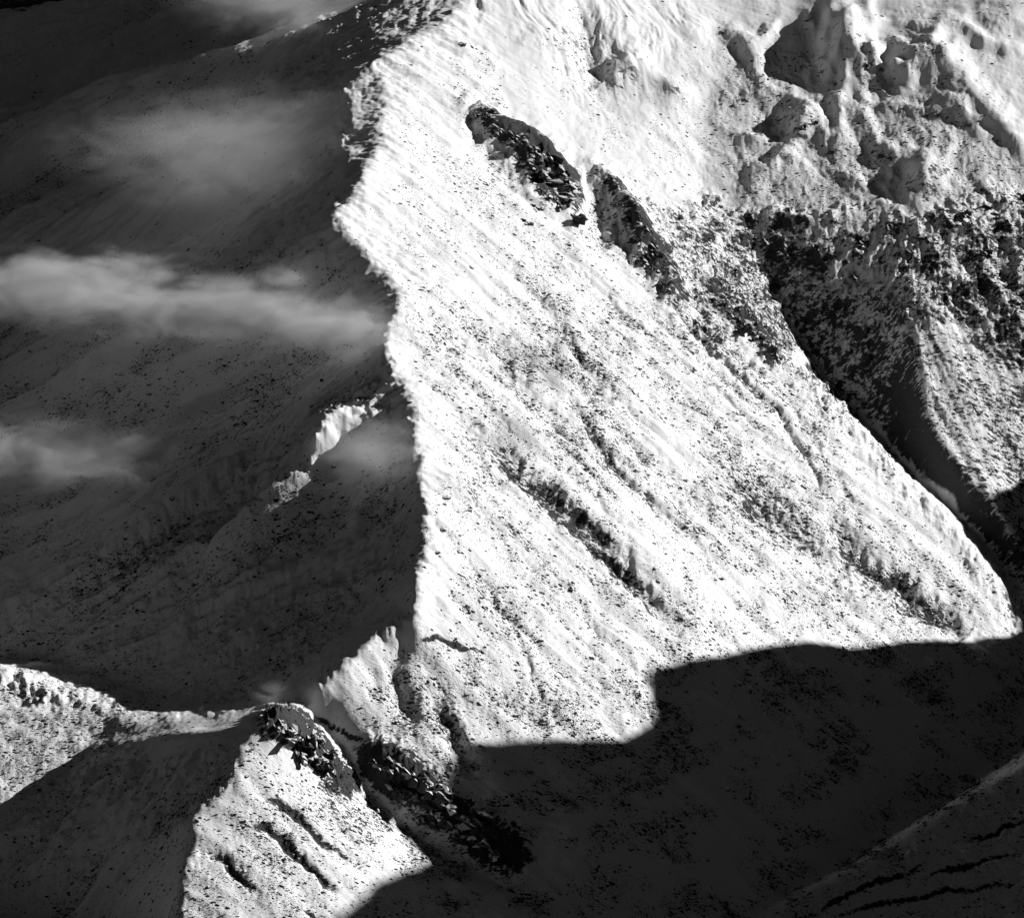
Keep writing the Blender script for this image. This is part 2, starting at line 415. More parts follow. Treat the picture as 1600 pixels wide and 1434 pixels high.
# ---- windblown and tussocky fine relief
scrub = (0.45 * face + 0.55 * fore_lit + 0.35 * fore_dark + 0.42 * shade_side + 0.6 * gully_rock + 0.6 * right_rough + 0.12 * up_right + 0.28 * streaky + 0.4 * corner).astype(np.float32)
great = inside([(640,1190),(830,1165),(1000,1140),(1010,1050),(1240,1005),(1620,1010),(1620,1180),(1250,1400),(1100,1480),(700,1480),(600,1300)], 30)
scrub[(shade_side + face + fore_lit + fore_dark + gully_rock + right_rough + up_right + corner) < 0.2] = 0.45
scrub *= np.clip(1 + 0.9 * fbm(PX / 120, PY / 120, 101, 3), 0.1, 2.2) * (0.42 + 0.58 * np.maximum(sstep(200, 560, PY + 0.25 * (PX - 700)), streaky))
for bx, by, brx, bry, am in ((850,1100,130,45,.7),(540,1280,90,45,.7),(1180,780,110,50,.5),(1300,930,120,50,.4),(1130,460,90,70,.5),(930,560,120,60,.3),(700,1110,60,50,.5),(470,1400,90,40,.3),(640,1080,50,60,.5)):
    scrub += am * np.exp(-((PX - bx) / brx) ** 2 - ((PY - by) / bry) ** 2)
scrub = scrub * (1 - great) + great * np.clip(0.55 + 1.6 * fbm(PX / 90, PY / 55, 105, 3), 0.05, 1.3)
scrub += 0.5 * tuft
scrub += fore_dark * np.clip(0.35 - 0.9 * rib_f, 0, 1) + shade_side * np.clip(0.15 - 0.7 * rib_s, -0.15, 0.8)  # more dark specks between ribs: relief shading put into the ground's colour
scrub = np.maximum(scrub, 0)
Dl = inside([(-200,1020),(240,1105),(330,1138),(130,1185),(0,1264),(-200,1370)], 16)
scrub = np.maximum(scrub, 0.75 * Dl)
D, T = near([(740,0),(590,95),(600,200),(574,275),(518,340),(615,430),(603,545),(640,650),(668,810),(650,950),(552,1022),(500,1066),(458,1104),(400,1132),(330,1141),(250,1150)], 120)
scrub *= 0.25 + 0.75 * sstep(8, 70, D)
bare_streak = np.exp(-(near([(1165,1085),(1200,1130),(1212,1180),(1205,1250)], 90)[0] / 24) ** 2)  # specks thinned along a narrow streak
scrub *= 1 - 0.95 * bare_streak
smooth = 1 - np.clip(scrub, 0, 1)
H += 1.3 * fbm(XX / 38, YY / 60, 111, 3) * (0.5 + np.clip(scrub, 0, 1))
H += 0.55 * fbm(XX / 9, YY / 12, 121, 2) * (0.4 + 1.2 * np.clip(scrub, 0, 1) + 1.5 * rock)
H += 2.2 * rock * ridged(XX / 16, YY / 20, 131, 3, 0.6)
H += 2.6 * (shade_side + fore_dark) * fbm(XX / 22, YY / 16, 125, 3, 0.65) * sstep(12, 60, D)
# sastrugi: wind-combed ripples
uu, vv = XX * 0.94 - YY * 0.34, XX * 0.34 + YY * 0.94
H += 0.5 * smooth * fbm(vv / 14, uu / 90, 141, 2) * (0.3 + up_right + 0.6 * sstep(120, 20, D))

H += 2.4 * fbm(YY / 8, XX / 40, 161, 3, 0.65) * (0.10 + sstep(70, 10, D) * sstep(1000, 940, PY)) * (1 - 0.5 * up_right)
H += 3.0 * fbm(YY / 55, XX / 90, 171, 4, 0.65) * sstep(110, 20, D) * sstep(1010, 940, PY)
Dp, Tp = near([(600,600),(520,660),(470,715),(395,772)], 70)
H += sstep(60, 10, Dp) * (1 + 9.0 * fbm(YY / 24, XX / 70, 181, 4, 0.7) + 3 * fbm(XX / 60, YY / 60, 185, 3))
De, Te = near([(1120,420),(1200,490),(1240,560),(1290,620),(1370,690),(1400,730),(1480,800),(1560,910),(1590,970)], 60)
H += sstep(55, 5, De) * (7 * fbm(XX / 45, YY / 70, 401, 4, 0.6))
Dh = inside([(-200,1030),(240,1110),(330,1140),(130,1185),(0,1264),(-200,1360)], 20)
H += Dh * (6 * fbm(XX / 110, YY / 70, 191, 4, 0.55)) * sstep(320, 180, PX)

def sample(x, y):
    fx, fy = (np.asarray(x) - X0) / (X1 - X0) * (NX - 1), (np.asarray(y) - Y0) / (Y1 - Y0) * (NY - 1)
    i, j = np.clip(fx.astype(int), 0, NX - 2), np.clip(fy.astype(int), 0, NY - 2)
    a, b = fx - i, fy - j
    return (H[j, i] * (1 - a) + H[j, i + 1] * a) * (1 - b) + (H[j + 1, i] * (1 - a) + H[j + 1, i + 1] * a) * b

# ------------------------------------------------------------------ materials
def mat(name):
    m = bpy.data.materials.new(name)
    m.use_nodes = True
    t = m.node_tree
    return m, t, t.nodes['Principled BSDF']

def nd(t, kind, **kw):
    n = t.nodes.new('ShaderNode' + kind)
    for k, v in kw.items():
        if k in n.inputs:
            n.inputs[k].default_value = v
        else:
            setattr(n, k, v)
    return n

def math_(t, op, a, b=None, c=None):
    n = t.nodes.new('ShaderNodeMath'); n.operation = op
    for i, v in enumerate((a, b, c)):
        if v is None:
            continue
        if isinstance(v, (int, float)):
            n.inputs[i].default_value = v
        else:
            t.links.new(v, n.inputs[i])
    return n.outputs[0]

def maprange(t, v, a, b, c=0.0, d=1.0):
    n = t.nodes.new('ShaderNodeMapRange'); n.interpolation_type = 'SMOOTHSTEP'
    t.links.new(v, n.inputs[0])
    for i, x in zip((1, 2, 3, 4), (a, b, c, d)):
        if isinstance(x, (int, float)):
            n.inputs[i].default_value = x
        else:
            t.links.new(x, n.inputs[i])
    return n.outputs[0]

def snow_material():
    m, t, b = mat('snow_and_rock')
    co = nd(t, 'NewGeometry')
    mp = nd(t, 'Mapping'); t.links.new(co.outputs['Position'], mp.inputs['Vector'])
    def noise(scale, detail=3, rough=0.6, src=mp.outputs[0]):
        n = nd(t, 'TexNoise', Scale=scale, Detail=detail, Roughness=rough)
        t.links.new(src, n.inputs['Vector']); return n.outputs['Fac']
    ar = nd(t, 'Attribute', attribute_name='rock'); asx = nd(t, 'Attribute', attribute_name='scrub')
    # stretched towards the sun: dark strokes stand for tussocks plus their painted shadows
    ms = nd(t, 'Mapping'); ms.inputs['Scale'].default_value = (0.36, 1.0, 0.12)
    t.links.new(co.outputs['Position'], ms.inputs['Vector'])
    n1 = noise(0.24, 2, 0.55, ms.outputs[0]); n2 = noise(0.05, 3, 0.6); n3 = noise(0.018, 4, 0.65)
    speck = math_(t, 'ADD', n1, math_(t, 'MULTIPLY', math_(t, 'SUBTRACT', n2, 0.5), 0.45))
    thr = math_(t, 'SUBTRACT', 0.80, math_(t, 'MULTIPLY', asx.outputs['Fac'], 0.17))
    f_sp = maprange(t, math_(t, 'SUBTRACT', speck, thr), 0.0, 0.05)
    sepn = nd(t, 'SeparateXYZ'); t.links.new(co.outputs['Normal'], sepn.inputs[0])
    rk = math_(t, 'ADD', math_(t, 'MULTIPLY', math_(t, 'SUBTRACT', noise(0.17, 5, 0.75, ms.outputs[0]), 0.5), 1.8), math_(t, 'MULTIPLY', math_(t, 'SUBTRACT', n3, 0.5), 0.8))
    rk = math_(t, 'ADD', rk, math_(t, 'MULTIPLY', ar.outputs['Fac'], 0.75))
    rk = math_(t, 'SUBTRACT', rk, math_(t, 'MULTIPLY', math_(t, 'SUBTRACT', sepn.outputs['Z'], 0.75), 0.9))
    f_rk = math_(t, 'MULTIPLY', maprange(t, rk, 0.28, 0.40), maprange(t, ar.outputs['Fac'], 0.03, 0.25))
    fac = math_(t, 'MAXIMUM', f_sp, f_rk)
    snow = nd(t, 'ValToRGB'); snow.color_ramp.elements[0].color = (0.80, 0.80, 0.80, 1); snow.color_ramp.elements[1].color = (0.90, 0.90, 0.90, 1)
    t.links.new(n3, snow.inputs[0])
    dark = nd(t, 'ValToRGB'); dark.color_ramp.elements[0].color = (0.02, 0.02, 0.02, 1); dark.color_ramp.elements[1].color = (0.09, 0.09, 0.09, 1)
    t.links.new(noise(0.3, 3), dark.inputs[0])
    mx = nd(t, 'Mix', data_type='RGBA')
    t.links.new(fac, mx.inputs[0]); t.links.new(snow.outputs[0], mx.inputs[6]); t.links.new(dark.outputs[0], mx.inputs[7])
    t.links.new(mx.outputs[2], b.inputs['Base Color'])
    b.inputs['Roughness'].default_value = 0.9
    b.inputs['Specular IOR Level'].default_value = 0.1
    bp = nd(t, 'Bump', Strength=1.0, Distance=1.0)
    hgt = math_(t, 'ADD', math_(t, 'MULTIPLY', noise(0.30, 3, 0.65, ms.outputs[0]), math_(t, 'ADD', 0.6, math_(t, 'MULTIPLY', asx.outputs['Fac'], 2.2))), math_(t, 'MULTIPLY', fac, 0.8))
    t.links.new(hgt, bp.inputs['Height'])
    t.links.new(bp.outputs[0], b.inputs['Normal'])
    return m

SNOW = snow_material()

# ------------------------------------------------------------------ the ground, cut along its crests and gullies
def seg_mask(poly):
    return inside(poly, 0.01) > 0.5
reg = np.zeros(PX.shape, np.int8)
NAMES = ['valley_floor', 'shaded_mountainside', 'sunlit_mountainside', 'upper_snowfield', 'gully_hillside', 'near_peak', 'corner_hillside', 'far_hillside', 'lit_hillside']
big = 400
def put(i, poly, cond=None):
    m = seg_mask(poly)
    if cond is not None:
        m &= cond
    reg[m] = i
put(1, [(780,-70),(740,0),(660,50),(590,95),(550,130),(535,200),(548,285),(515,340),(560,385),(612,430),(622,460),(606,510),(603,545),(628,590),(650,640),(645,690),(660,750),(668,810),(660,870),(648,930),(655,965),(600,985),(552,1022),(500,1066),(458,1104),(300,1118),(240,1112),(130,1095),(0,1040),(-big,1030),(-big,250),(0,183),(120,150),(270,98),(480,60),(640,-15)])
put(2, [(780,-70),(740,0),(660,50),(590,95),(550,130),(535,200),(548,285),(515,340),(560,385),(612,430),(622,460),(606,510),(603,545),(628,590),(650,640),(645,690),(660,750),(668,810),(660,870),(648,930),(655,965),(600,985),(552,1022),(500,1066),(458,1104),(470,1112),(520,1160),(560,1215),(610,1275),(700,1335),(800,1390),(900,1440),(1100,1440),(1250,1400),(1430,1300),(1600,1185),(1620,985),(1590,975),(1560,912),(1480,803),(1400,733),(1370,693),(1290,624),(1240,562),(1200,490),(1120,420),(1100,330),(1095,290),(1105,170),(1170,60),(1200,-90)])
put(3, [(1200,-90),(1170,60),(1105,170),(1095,290),(1105,330),(1170,350),(1260,340),(1350,345),(1480,345),(1600,300),(1800,260),(2000,200),(2000,-400),(1200,-400)])
put(4, [(1105,330),(1120,420),(1200,490),(1240,562),(1290,624),(1370,693),(1400,733),(1480,803),(1560,912),(1590,975),(1620,985),(2000,985),(2000,200),(1800,260),(1600,300),(1480,345),(1350,345),(1260,340),(1170,350)])
fy = YY + 0 * XX
put(8, [(458,1104),(300,1118),(240,1112),(130,1095),(0,1040),(-big,1030),(-big,1450),(0,1264),(60,1228),(130,1185),(250,1150),(330,1141),(400,1132),(440,1118)])
near_crest = -700.0
put(5, [(440,1116),(452,1110),(470,1112),(520,1160),(560,1215),(610,1275),(700,1335),(800,1390),(900,1440),(1100,1440),(1100,2000),(-big,2000),(-big,1450),(0,1264),(60,1228),(130,1185),(250,1150),(330,1141),(400,1132)])
put(6, [(1100,1500),(1250,1400),(1430,1290),(1600,1190),(1750,1100),(2000,950),(2200,2000),(1100,2000)])
# ground behind the far crest
cl = line3(LINES['far_crest'])
o_ = np.argsort(cl[:, 0]); cy_ = np.interp(XX, cl[o_, 0], cl[o_, 1])
reg[(YY > cy_) & (XX < world(700, -30, 365)[0])] = 7
allv = np.stack([XX, YY, H], -1).reshape(-1, 3).astype(np.float32)
idx = np.arange(NX * NY).reshape(NY, NX)
quads = np.stack([idx[:-1, :-1], idx[:-1, 1:], idx[1:, 1:], idx[1:, :-1]], -1).reshape(-1, 4)
qreg = reg[:-1, :-1].reshape(-1)
rock_f, scrub_f = np.clip(rock, 0, 1).reshape(-1).astype(np.float32), np.clip(scrub, 0, 1.2).reshape(-1).astype(np.float32)
for i, nm in enumerate(NAMES):
    q = quads[qreg == i]
    if not len(q):
        continue
    used, inv = np.unique(q, return_inverse=True)
    me = bpy.data.meshes.new(nm)
    me.vertices.add(len(used)); me.vertices.foreach_set('co', allv[used].reshape(-1))
    me.loops.add(len(q) * 4); me.loops.foreach_set('vertex_index', inv.reshape(-1).astype(np.int32))
    me.polygons.add(len(q)); me.polygons.foreach_set('loop_start', np.arange(0, len(q) * 4, 4, dtype=np.int32))
    me.polygons.foreach_set('use_smooth', np.ones(len(q), bool))
    for an, av in (('rock', rock_f), ('scrub', scrub_f)):
        me.attributes.new(an, 'FLOAT', 'POINT').data.foreach_set('value', av[used])
    me.materials.append(SNOW)
    me.update(calc_edges=True)
    o = bpy.data.objects.new(nm, me); o['kind'] = 'structure'
    col.objects.link(o)

# ------------------------------------------------------------------ the country round about: valleys, and the mountain on the right whose shadow falls into the picture
SHADE = np.array([(-3000,650),(-1700,800),(-900,800),(-633,789),(-583,778),(-528,757),(-456,708),(-416,684),(-330,720),(-240,772),(-218,772),(-208,743),(-194,700),(-181,640),(-158,593),(-115,568),(-70,563),(-14,589),(15,610),(67,563),(115,503),(189,435),(220,402),(233,351),(260,287),(315,232),(357,139),(409,87),(425,35),(540,80),(600,170),(631,205),(700,205),(762,196),(790,120),(850,40),(1000,-120),(3000,-300)], float)
XC = 2450.0
def outer_height(x, y):
    cx, cy2 = np.clip(x, X0, X1), np.clip(y, Y0, Y1)
    b = sample(cx, cy2)
    d = np.hypot(x - cx, y - cy2)
    far = -760 + 260 * ridged(x / 2600 + 3, y / 2600, 201, 4, 0.5) + 0.02 * np.hypot(x, y) + 1150 * np.exp(-((x + 4300) / 1300) ** 2) * (1 + 0.3 * fbm(y / 1500, x / 1500, 241, 3))  # last term: unseen left range added to block low sky over the shaded side
    h = b + (far - b) * sstep(0, 1500, d)
    crest = np.interp(y, SHADE[:, 0], SHADE[:, 1]) + 9 * fbm(y / 70, x * 0 + 3.3, 231, 3, 0.6)
    t = np.clip((x - X1) / (XC - X1), 0, 1)
    left = b + (crest - b) * t ** 1.2 + 50 * np.sin(np.pi * t) * fbm(x / 300, y / 300, 211, 3)
    right = crest - 0.62 * (x - XC) + 40 * sstep(0, 300, x - XC) * fbm(x / 400, y / 400, 215, 3)
    mtn = np.where(x < XC, left, right)
    k = sstep(-2600, -1800, y) * sstep(1500, 900, y)
    mtn = np.where(x > X1, mtn, -2000)
    return np.where((x > X1) & (k > 0), np.maximum(h * (1 - k) + mtn * k, np.where(x > XC, far, -1e9)), h)
def lines(a, b, fine, lo, hi, n):
    g = np.geomspace(1, abs(lo - a) / 150.0 + 1, n) - 1
    left = a - 150.0 * g[1:][::-1]
    g = np.geomspace(1, abs(hi - b) / 150.0 + 1, n) - 1
    return np.concatenate([left, np.arange(a, b, fine), [b], b + 150.0 * g[1:]])
ox = np.unique(np.concatenate([lines(X0 + 30, X1 - 30, 45.0, -30000, 30000, 40), np.arange(X1, 3200, 45.0)]))
oy = np.unique(np.concatenate([lines(Y0 + 30, Y1 - 30, 22.0, -30000, 40000, 40)]))
OX, OY = np.meshgrid(ox, oy)
OH = outer_height(OX, OY)
inn = (OX > X0 - 1) & (OX < X1 + 1) & (OY > Y0 - 1) & (OY < Y1 + 1)
OH[inn] -= 6
oi = np.arange(OX.size).reshape(OX.shape)
oq = np.stack([oi[:-1, :-1], oi[:-1, 1:], oi[1:, 1:], oi[1:, :-1]], -1).reshape(-1, 4)
cxm, cym = (OX[:-1, :-1] + OX[1:, 1:]) / 2, (OY[:-1, :-1] + OY[1:, 1:]) / 2
oq = oq[~((cxm > X0 + 30) & (cxm < X1 - 30) & (cym > Y0 + 30) & (cym < Y1 - 30)).reshape(-1)]
me = bpy.data.meshes.new('surrounding_terrain')
me.from_pydata(np.stack([OX, OY, OH], -1).reshape(-1, 3).tolist(), [], oq.tolist())
for an, v in (('rock', 1.0), ('scrub', 1.2)):  # unseen ground coloured dark to cut light bounced onto the shaded side
    me.attributes.new(an, 'FLOAT', 'POINT').data.foreach_set('value', np.full(OX.size, v, np.float32))
me.materials.append(SNOW)
o = bpy.data.objects.new('surrounding_terrain', me); o['kind'] = 'structure'; col.objects.link(o)

# ------------------------------------------------------------------ dark rock
def rock_material():
    m, t, b = mat('dark_rock')
    co = nd(t, 'NewGeometry')
    n = nd(t, 'TexNoise', Scale=0.12, Detail=5.0, Roughness=0.65); t.links.new(co.outputs['Position'], n.inputs['Vector'])
    n2 = nd(t, 'TexNoise', Scale=0.35, Detail=3.0, Roughness=0.6); t.links.new(co.outputs['Position'], n2.inputs['Vector'])
    sepn = nd(t, 'SeparateXYZ'); t.links.new(co.outputs['Normal'], sepn.inputs[0])
    v = math_(t, 'ADD', sepn.outputs['Z'], math_(t, 'MULTIPLY', math_(t, 'SUBTRACT', n.outputs['Fac'], 0.5), 1.6))
    f = maprange(t, v, 0.58, 0.72)
    dk = nd(t, 'ValToRGB'); dk.color_ramp.elements[0].color = (0.018, 0.018, 0.018, 1); dk.color_ramp.elements[1].color = (0.075, 0.075, 0.075, 1)
    t.links.new(n2.outputs['Fac'], dk.inputs[0])
    mx = nd(t, 'Mix', data_type='RGBA')
    t.links.new(f, mx.inputs[0]); t.links.new(dk.outputs[0], mx.inputs[6]); mx.inputs[7].default_value = (0.8, 0.8, 0.8, 1)
    t.links.new(mx.outputs[2], b.inputs['Base Color'])
    b.inputs['Roughness'].default_value = 0.9; b.inputs['Specular IOR Level'].default_value = 0.1
    bp = nd(t, 'Bump', Strength=0.8, Distance=1.2); t.links.new(n2.outputs['Fac'], bp.inputs['Height']); t.links.new(bp.outputs[0], b.inputs['Normal'])
    return m
ROCK = rock_material()
m_, t_, b_ = mat('tussock_and_stone')
oi_ = nd(t_, 'ObjectInfo')
cr = nd(t_, 'ValToRGB'); cr.color_ramp.elements[0].color = (0.015, 0.015, 0.015, 1); cr.color_ramp.elements[1].color = (0.06, 0.06, 0.06, 1)
t_.links.new(oi_.outputs['Random'], cr.inputs[0]); t_.links.new(cr.outputs[0], b_.inputs['Base Color'])
b_.inputs['Roughness'].default_value = 0.95; b_.inputs['Specular IOR Level'].default_value = 0.05
TUFT = m_

# scattered tussocks and stones poking through the snow: nobody could count them
seen = (PX > -30) & (PX < PW + 30) & (PY > -30) & (PY < PH + 30)
streak_ = ribs(0.88, -0.47, 34, 300, 221, 3)
wgt = np.where(seen, np.clip(scrub, 0, 1.2) ** 1.4 * np.clip(1 + 1.4 * fbm(PX / 26, PY / 20, 151, 2) + 1.6 * face * streak_, 0.04, 4), 0).reshape(-1)
N = 330000
pick = rng.choice(NX * NY, N, p=wgt / wgt.sum())
gx = XX.reshape(-1)[pick] + (rng.random(N) - 0.5) * 2.3
gy = YY.reshape(-1)[pick] + (rng.random(N) - 0.5) * 3.4
size = 0.26 + 0.75 * rng.random(N) ** 3 + 2.0 * rng.random(N) ** 22
gz = sample(gx, gy) + size * 0.1
me = bpy.data.meshes.new('tussock_points')
me.vertices.add(N); me.vertices.foreach_set('co', np.stack([gx, gy, gz], 1).astype(np.float32).reshape(-1))
me.attributes.new('size', 'FLOAT', 'POINT').data.foreach_set('value', size.astype(np.float32))
me.attributes.new('turn', 'FLOAT_VECTOR', 'POINT').data.foreach_set('vector', np.stack([rng.normal(0, .2, N), np.arctan(-(sample(gx + 6, gy) - sample(gx - 6, gy)) / 12) + rng.normal(0, .12, N), rng.normal(0, .3, N)], 1).astype(np.float32).reshape(-1))
tus = bpy.data.objects.new('tussocks_and_stones', me); tus['kind'] = 'stuff'
tus['label'] = 'countless dark tussocks and small stones poking through the snow'
col.objects.link(tus)
ng = bpy.data.node_groups.new('scatter', 'GeometryNodeTree')
ng.interface.new_socket('Geometry', in_out='INPUT', socket_type='NodeSocketGeometry')
ng.interface.new_socket('Geometry', in_out='OUTPUT', socket_type='NodeSocketGeometry')
gi, go = ng.nodes.new('NodeGroupInput'), ng.nodes.new('NodeGroupOutput')
ico = ng.nodes.new('GeometryNodeMeshIcoSphere'); ico.inputs['Radius'].default_value = 1.0; ico.inputs['Subdivisions'].default_value = 1
sm = ng.nodes.new('GeometryNodeSetMaterial'); sm.inputs['Material'].default_value = TUFT
ip = ng.nodes.new('GeometryNodeInstanceOnPoints')
a1 = ng.nodes.new('GeometryNodeInputNamedAttribute'); a1.data_type = 'FLOAT'; a1.inputs['Name'].default_value = 'size'
a2 = ng.nodes.new('GeometryNodeInputNamedAttribute'); a2.data_type = 'FLOAT_VECTOR'; a2.inputs['Name'].default_value = 'turn'
vm = ng.nodes.new('ShaderNodeVectorMath'); vm.operation = 'SCALE'; vm.inputs[0].default_value = (1.9, 0.75, 0.75)  # drawn out towards the sun, so dark bodies also stand in for their shadows
L = ng.links.new
L(gi.outputs[0], ip.inputs['Points']); L(ico.outputs['Mesh'], sm.inputs['Geometry']); L(sm.outputs[0], ip.inputs['Instance'])
L(a1.outputs[0], vm.inputs['Scale']); L(vm.outputs[0], ip.inputs['Scale']); L(a2.outputs[0], ip.inputs['Rotation'])
L(ip.outputs[0], go.inputs[0])
tus.modifiers.new('scatter', 'NODES').node_group = ng

# ------------------------------------------------------------------ outcrops and boulders
def hit(px, py):
    """where the line of sight through (px, py) meets the ground"""
    a, b = (px - PW / 2) / FPX, (PH / 2 - py) / FPX
    d = np.array([a, FWD[1] + b * UP[1], FWD[2] + b * UP[2]])
    P = CAM + np.arange(7400, 11800, 2.0)[:, None] * d
    P = P[(P[:, 0] > X0) & (P[:, 0] < X1) & (P[:, 1] > Y0) & (P[:, 1] < Y1)]
    k = int(np.argmax(P[:, 2] < sample(P[:, 0], P[:, 1])))
    return P[k]

import bmesh
from mathutils import Vector, noise as mn
def rock_mesh(name, sub, seed, rough):
    bm = bmesh.new()
    bmesh.ops.create_icosphere(bm, subdivisions=sub, radius=1.0)
    off = Vector((seed * 7.3, seed * 3.1, seed * 5.7))
    for v in bm.verts:
        p = v.co.normalized()
        k = 1 + rough * (0.5 * mn.noise(p * 1.3 + off) + 0.45 * (1 - 2 * abs(mn.noise(p * 2.6 + off))) + 0.25 * (1 - 2 * abs(mn.noise(p * 5.5 + off))) + 0.14 * mn.noise(p * 12 + off))
        q = p * k
        q.z = round(q.z * 6) / 6 * 0.35 + q.z * 0.65          # ledges
        v.co = q
    me = bpy.data.meshes.new(name)
    bm.to_mesh(me); bm.free()
    me.materials.append(ROCK)
    return me
def crag_mesh(name, seed, blocks=18):
    r = random.Random(seed)
    bm = bmesh.new()
    for b in range(blocks):
        c = Vector((r.uniform(-.8, .8), r.uniform(-.65, .65), r.uniform(-.5, .35)))
        e = Vector((r.uniform(.22, .6), r.uniform(.18, .45), r.uniform(.25, .6)))
        vs = [bm.verts.new((c.x + e.x * r.gauss(0, .6), c.y + e.y * r.gauss(0, .6), c.z + e.z * r.gauss(0, .6))) for _ in range(13)]
        res = bmesh.ops.convex_hull(bm, input=vs)
        bmesh.ops.delete(bm, geom=[g for g in res['geom_interior'] if isinstance(g, bmesh.types.BMVert)], context='VERTS')
    bmesh.ops.recalc_face_normals(bm, faces=bm.faces)
    me = bpy.data.meshes.new(name); bm.to_mesh(me); bm.free()
    me.materials.append(ROCK)
    return me
OUT = [crag_mesh('rock_outcrop', k + 60) for k in range(6)]
BOU = [rock_mesh('boulder', 2, k + 20, 0.5) for k in range(5)]
rr = random.Random(5)
def stone(name, meshes, px, py, sx, sy, sz, rz, label, cat, group=None, sink=0.25):
    P = hit(px, py)
    o = bpy.data.objects.new(name, rr.choice(meshes))
    o.location = (P[0], P[1], P[2] - sink * sz)
    o.scale = (sx, sy, sz)
    o.rotation_euler = (rr.uniform(-.2, .2), rr.uniform(-.2, .2), rz)
    o['label'] = label; o['category'] = cat
    if group:
        o['group'] = group
    col.objects.link(o)
    return o
ORD = ['topmost', 'second', 'third', 'fourth', 'fifth', 'sixth', 'seventh', 'eighth', 'ninth', 'tenth', 'eleventh', 'twelfth', 'thirteenth', 'fourteenth', 'fifteenth', 'sixteenth', 'seventeenth', 'eighteenth', 'nineteenth', 'lowest']
def outcrops(pts, s, look, where, group, rz=-0.6, across=False):
    pts = sorted(pts, key=lambda p: p[0] if across else p[1])
    for k_, (px, py, k) in enumerate(pts):
        nth = ('leftmost' if k_ == 0 else 'rightmost' if k_ == len(pts) - 1 else ORD[k_] + ' from the left') if across else ('topmost' if k_ == 0 else 'lowest' if k_ == len(pts) - 1 else ORD[k_] + ' from the top')
        stone('rock_outcrop', OUT, px, py, s * k * rr.uniform(1.1, 1.7), s * k * rr.uniform(.8, 1.1), s * k * rr.uniform(.6, .9), rz + rr.uniform(-.3, .3), f'{look} {where}, {nth}', 'rock outcrop', group)
outcrops([(752,178,.7),(775,200,.8),(800,212,1),(830,232,1.1),(850,243,1),(868,262,1.1),(880,285,1.2),(888,305,1.2),(872,318,1),(850,300,.9),(835,322,.8),(895,335,1),(820,345,.6),(810,222,.8),(862,290,1.2),(845,270,1),(822,258,.8)], 18, 'black rock outcrop', 'in the upper left rock rib', 'outcrops of the left rock rib')
outcrops([(985,345,1),(995,375,1.1),(1010,395,1),(1022,418,1),(1000,405,.8),(1040,445,.8),(965,318,.7),(1020,385,1),(1005,355,.8)], 17, 'black rock outcrop', 'in the second rock rib above the gully', 'outcrops of the second rock rib')
outcrops([(1140,490,.9),(1160,505,1),(1180,520,1.1),(1195,540,1),(1170,485,.8),(1210,555,.8),(1120,470,.7)], 14, 'dark rock outcrop', 'on the shoulder above the gully', 'outcrops on the gully shoulder')
outcrops([(1190,375,1),(1225,398,1),(1265,385,1),(1300,400,.9),(1340,380,1),(1395,352,1),(1445,372,1.1),(1500,335,1.2),(1545,325,1.4),(1590,308,1.6),(1570,345,1.3),(1530,395,1),(1585,470,1),(1330,432,.9),(1275,430,.9),(1380,410,.9),(1480,410,.8),(1555,430,.9),(1240,440,.9),(1420,395,.8)], 12, 'dark rock outcrop', 'in the rock band below the snowfield', 'outcrops of the rock band', across=True)
outcrops([(610,1190,1),(640,1205,1.2),(668,1222,1.2),(695,1245,1.2),(725,1275,1.2),(640,1238,1.1),(672,1262,1.2),(705,1290,1.2),(745,1310,1.1),(612,1225,.8),(775,1330,.9),(655,1275,.9),(590,1190,.8)], 22, 'black rock buttress', 'of the cliff above the ravine', 'buttresses of the ravine cliff', -0.8)
outcrops([(440,1128,.9),(452,1145,1.1),(470,1155,1.1),(485,1175,1),(500,1192,.9),(515,1212,.8),(430,1135,.6),(465,1175,.9),(490,1150,.9),(508,1172,.8)], 21, 'dark jagged crag', 'on the near peak', 'crags of the near peak', -0.9)
outcrops([(1250,200,.8),(1270,190,.6),(1355,102,.8),(1375,108,.6),(1130,52,.8),(1455,45,.7),(1500,165,.6),(1260,32,.6),(955,100,.6),(975,118,.6)], 10, 'small dark outcrop', 'on a knoll of the rolling snowfield', 'outcrops on the snowfield knolls', across=True)
stone('boulder', BOU, 722, 69, 9, 6, 5, 0.2, 'lone black boulder on the bright snow below the summit crest', 'boulder')
stone('boulder', BOU, 698, 777, 8, 4, 3, 0.1, 'dark boulder standing alone beside the lit crest, higher of two', 'boulder')
stone('boulder', BOU, 682, 863, 7, 4, 3, 0.1, 'dark boulder standing alone beside the lit crest, lower of two', 'boulder')

# boulders one can pick out on the open slopes
def spread(n, poly, smin, smax, label, group, seed):
    r2 = np.random.default_rng(seed)
    p = np.array(poly, float)
    k = 0
    while k < n:
        x, y = r2.uniform(p[:, 0].min(), p[:, 0].max()), r2.uniform(p[:, 1].min(), p[:, 1].max())
        c = False
        for a, b in zip(p, np.roll(p, -1, 0)):
            if (a[1] > y) != (b[1] > y) and x < (b[0] - a[0]) * (y - a[1]) / (b[1] - a[1]) + a[0]:
                c = not c
        if not c:
            continue
        s = smin + (smax - smin) * r2.random() ** 2
        stone('boulder', BOU, x, y, s * 1.4, s, s * .8, r2.random() * 6.28, label, 'boulder', group)
        k += 1
spread(90, [(640,300),(800,330),(1100,560),(1380,760),(1560,980),(1250,990),(1000,1030),(760,1140),(680,1050),(690,700)], 1.8, 4.2, 'small dark boulder poking out of the broad sunlit face', 'boulders on the sunlit face', 31)
spread(50, [(330,1250),(400,1180),(600,1300),(520,1420),(290,1420)], 1.8, 3.6, 'small dark boulder on the lit flank of the near peak', 'boulders on the near peak', 32)
